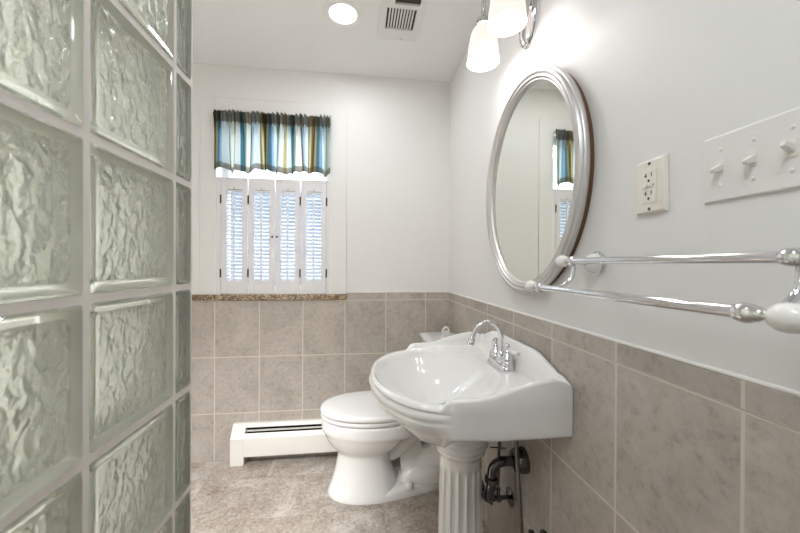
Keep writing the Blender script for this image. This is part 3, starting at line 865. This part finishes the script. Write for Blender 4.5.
# ------------------------------------------------------------------ outlet and switch plate
def plate(bm, y0, y1, z0, z1, x0, x1, ins):
    rings(bm, [[(x0, y0, z0), (x0, y1, z0), (x0, y1, z1), (x0, y0, z1)], [(x0 - (x0 - x1) * .35, y0, z0), (x0 - (x0 - x1) * .35, y1, z0), (x0 - (x0 - x1) * .35, y1, z1), (x0 - (x0 - x1) * .35, y0, z1)],
               [(x1, y0 + ins, z0 + ins), (x1, y1 - ins, z0 + ins), (x1, y1 - ins, z1 - ins), (x1, y0 + ins, z1 - ins)]])
def screw(bm, x, y, z, r=.0032): lathe(bm, (x, y, z), (-1, 0, 0), [(r, 0), (r, .0006), (r * .7, .0014), (.0001, .0016)], 14)
def outlet():
    yc, zc = .6172, 1.345
    t = thing('outlet', 'ivory double outlet with test buttons below right of the mirror', 'outlet', (DR, yc, zc))
    bm = B(); plate(bm, yc - .0355, yc + .0355, zc - .055, zc + .055, DR, -.003, .0042); obj('cover_plate', bm, M['ivory'], t, 25, bevel=.0008)
    bm = B(); box(bm, -.0045, .002, yc - .0165, yc + .0165, zc - .0335, zc + .0335); rc = obj('receptacle', bm, M['ivory'], t, bevel=.0008)
    bm = B(); xs = -.0048
    for c in (zc + .019, zc - .017):
        for b_ in ((yc + .0055, yc + .0075, c - .001, c + .0075), (yc + .0075, yc + .0105, c + .002, c + .0042), (yc - .0075, yc - .0055, c - .0005, c + .0075)):
            box(bm, xs, -.004, b_[0], b_[1], b_[2], b_[3])
        lathe(bm, (-.004, yc, c - .008), (-1, 0, 0), [(.0027, 0), (.0027, .0008)], 12)
    obj('slot', bm, M['dark'], rc)
    for s, nm in ((1, 'test_button'), (-1, 'reset_button')):
        bm = B(); box(bm, -.0065, -.002, yc + .002 + s * .0062 - .0052, yc + .002 + s * .0062 + .0052, zc + .0012 - .0032, zc + .0012 + .0032); obj(nm, bm, M['white_plastic'], rc, bevel=.0005)
    bm = lathe(B(), (-.0038, yc - .0115, zc + .0015), (-1, 0, 0), [(.0014, 0), (.0012, .0012)], 10); obj('indicator', bm, M['dark'], rc)
    for s in (-1, 1):
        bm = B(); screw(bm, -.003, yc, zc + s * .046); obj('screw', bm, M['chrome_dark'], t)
outlet()
def switches():
    y1, y0 = .5135, .5135 - .163
    z0, z1 = 1.2895, 1.4000; zc = (z0 + z1) / 2
    t = thing('light_switch', 'wide white switch plate with toggle levers at the right edge', 'light switch', (DR, (y0 + y1) / 2, zc))
    bm = B(); plate(bm, y0, y1, z0, z1, DR, .001, .003); obj('cover_plate', bm, M['white_plastic'], t, 25, bevel=.0008)
    for k, up in ((0, 0), (1, 0), (2, 1)):
        y = .4853 - .0463 * k; yc = y
        bm = B(); box(bm, -.0002, .002, y - .0052, y + .0052, zc - .0115, zc + .0120)
        sl = obj('toggle_slot', bm, M['ivory'], t, bevel=.0006)
        bm = B(); s = 1 if up else -1
        d = Vector((-.92, 0, s * .40)).normalized(); n = Vector((d.z, 0, -d.x)); o = Vector((.002, y, zc - s * .001))
        R = []
        for h, w, hh in ((0, .0046, .0055), (.009, .0042, .0046), (.0165, .0036, .0040), (.0185, .0028, .0030)):
            R.append([o + d * h + Vector((0, a * w, 0)) + n * (b * hh) for a, b in ((-1, -1), (1, -1), (1, 1), (-1, 1))])
        rings(bm, R); obj('toggle', bm, M['white_plastic'], sl, bevel=.0007)
        for q in (-.0295, .0295):
            bm = B(); screw(bm, .001, y, zc + q * 1.0); obj('screw', bm, M['white_plastic'], t)
switches()

# ------------------------------------------------------------------ wall light over the mirror
def sconce():
    py, pz = 1.120, 2.115
    t = thing('wall_light', 'chrome wall light with white glass shades above the oval mirror', 'wall light', (DR, py, pz))
    N = 64; bm = B()
    def ov(k, x, g=0):
        P = []
        for i in range(N):
            a = 2 * pi * i / N; P.append((x, py + .066 * k * cos(a) - 0, pz + (.175 - .066 * (1 - k)) * math.copysign(abs(sin(a)) ** 1.0, sin(a)) * 1))
        return P
    rings(bm, [ov(1, DR), ov(1.0, -.004), ov(.93, -.010), ov(.84, -.010), ov(.80, -.014), ov(.64, -.022), ov(.40, -.027), ov(.1, -.029)])
    obj('back_plate', bm, M['chrome'], t, 40)
    for z in (pz - .085,):
        bm = lathe(B(), (-.022, py, z), (-1, 0, 0), [(.008, 0), (.008, .006), (.011, .009), (.012, .016), (.008, .022), (.001, .025)], 20); obj('finial', bm, M['chrome'], t, 50)
    for y in (1.238, 1.031):
        x = -.119; zb = 1.952
        s = 1 if y > py else -1
        bm = B(); tube(bm, [(-.025, py + s * .012, 2.17), (-.055, py + s * .025, 2.205), (-.095, py + s * .06, 2.215), (x, y - s * .02, 2.19), (x, y, 2.15), (x, y, 2.125)], .0075, 14)
        obj('arm', bm, M['chrome'], t, 50)
        bm = lathe(B(), (x, y, 2.128), (0, 0, -1), [(.010, 0), (.014, .006), (.024, .012), (.027, .020), (.027, .032), (.025, .034)], 28); obj('socket_cup', bm, M['chrome'], t, 40)
        pr_ = [(.026, .030), (.034, .033), (.041, .042), (.047, .060), (.052, .085), (.056, .115), (.0595, .145), (.061, .160), (.0605, .1625), (.0585, .160), (.0555, .135), (.050, .09), (.044, .06), (.036, .042), (.024, .036)]
        bm = lathe(B(), (x, y, 2.1145), (0, 0, -1), pr_, 48, (False, False))
        sh = obj('shade', bm, M['shade'], t, 60, label='frosted white glass shade')
        bm = lathe(B(), (x, y, 2.085), (0, 0, -1), [(.012, 0), (.013, .02), (.022, .045), (.029, .065), (.030, .080), (.024, .096), (.012, .105), (.001, .107)], 24)
        obj('bulb', bm, M['bulb'], sh, 60)
        l = bpy.data.lights.new('sconce_bulb', 'POINT'); l.energy = .66; l.color = (.95, .965, 1); l.shadow_soft_size = .03
        o = bpy.data.objects.new('sconce_bulb', l); o.location = (x, y, 1.942); COL.objects.link(o)
sconce()

# ------------------------------------------------------------------ ceiling: recessed light and exhaust fan
def recessed():
    x, y = -.662, 1.640
    t = thing('recessed_light', 'round white recessed ceiling light left of the fan vent', 'ceiling light', (x, y, CEIL))
    bm = lathe(B(), (x, y, CEIL), (0, 0, -1), [(.064, -.0), (.066, .004), (.070, .006), (.088, .004), (.094, .001), (.094, -.001)], 64, (False, False)); obj('trim_ring', bm, M['trim'], t, 60)
    bm = lathe(B(), (x, y, CEIL - .0005), (0, 0, -1), [(.0645, 0), (.0645, .002), (.04, .0032), (.001, .0036)], 64); obj('lens', bm, M['lens'], t, 60)
recessed()
def fan():
    x0, x1, y1, y0 = -.487, -.288, 1.776, 1.36
    t = thing('exhaust_fan', 'square white exhaust fan grille in the ceiling with dark slots', 'exhaust fan', ((x0 + x1) / 2, (y0 + y1) / 2, CEIL))
    zt, zb = CEIL, CEIL - .014
    sx0, sx1, sy0, sy1 = x0 + .030, x1 - .030, 1.555, 1.695
    qx0, qx1, qy0, qy1 = x0 + .062, x1 - .020, 1.40, 1.530
    bm = B(); box(bm, x0, x1, y0, y1, zt - .003, zt); 
    for b_ in ((x0, x1, sy1, y1), (x0, sx0, sy0, sy1), (sx1, x1, sy0, sy1), (x0, x1, qy1, sy0), (x0, qx0, qy0, qy1), (qx1, x1, qy0, qy1), (x0, x1, y0, qy0)):
        box(bm, b_[0], b_[1], b_[2], b_[3], zb, zt - .003)
    n = 10; p = (sx1 - sx0) / n
    for k in range(1, n): box(bm, sx0 + k * p - p * .24, sx0 + k * p + p * .24, sy0, sy1, zb + .001, zt - .003)
    obj('grille', bm, M['white_plastic'], t)
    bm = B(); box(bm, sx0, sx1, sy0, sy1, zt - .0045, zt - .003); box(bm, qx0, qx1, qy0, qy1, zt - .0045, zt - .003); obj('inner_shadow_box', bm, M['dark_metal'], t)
    bm = B(); box(bm, sx0 - .002, sx1, sy1 + .012, sy1 + .050, zb - .0015, zb); obj('lens_panel', bm, M['white_plastic'], t, bevel=.0006)
    bm = B(); xm = x0 + .098
    for k, w in enumerate((.004, .010, .003)): box(bm, xm + [0, .016, .030][k], xm + [0, .016, .030][k] + w, y1 - .018 + [-.004, .002, .002][k], y1 - .0155 + [-.004, .002, .002][k], zb - .0006, zb)
    obj('printed_mark', bm, M['dark_metal'], t)
fan()
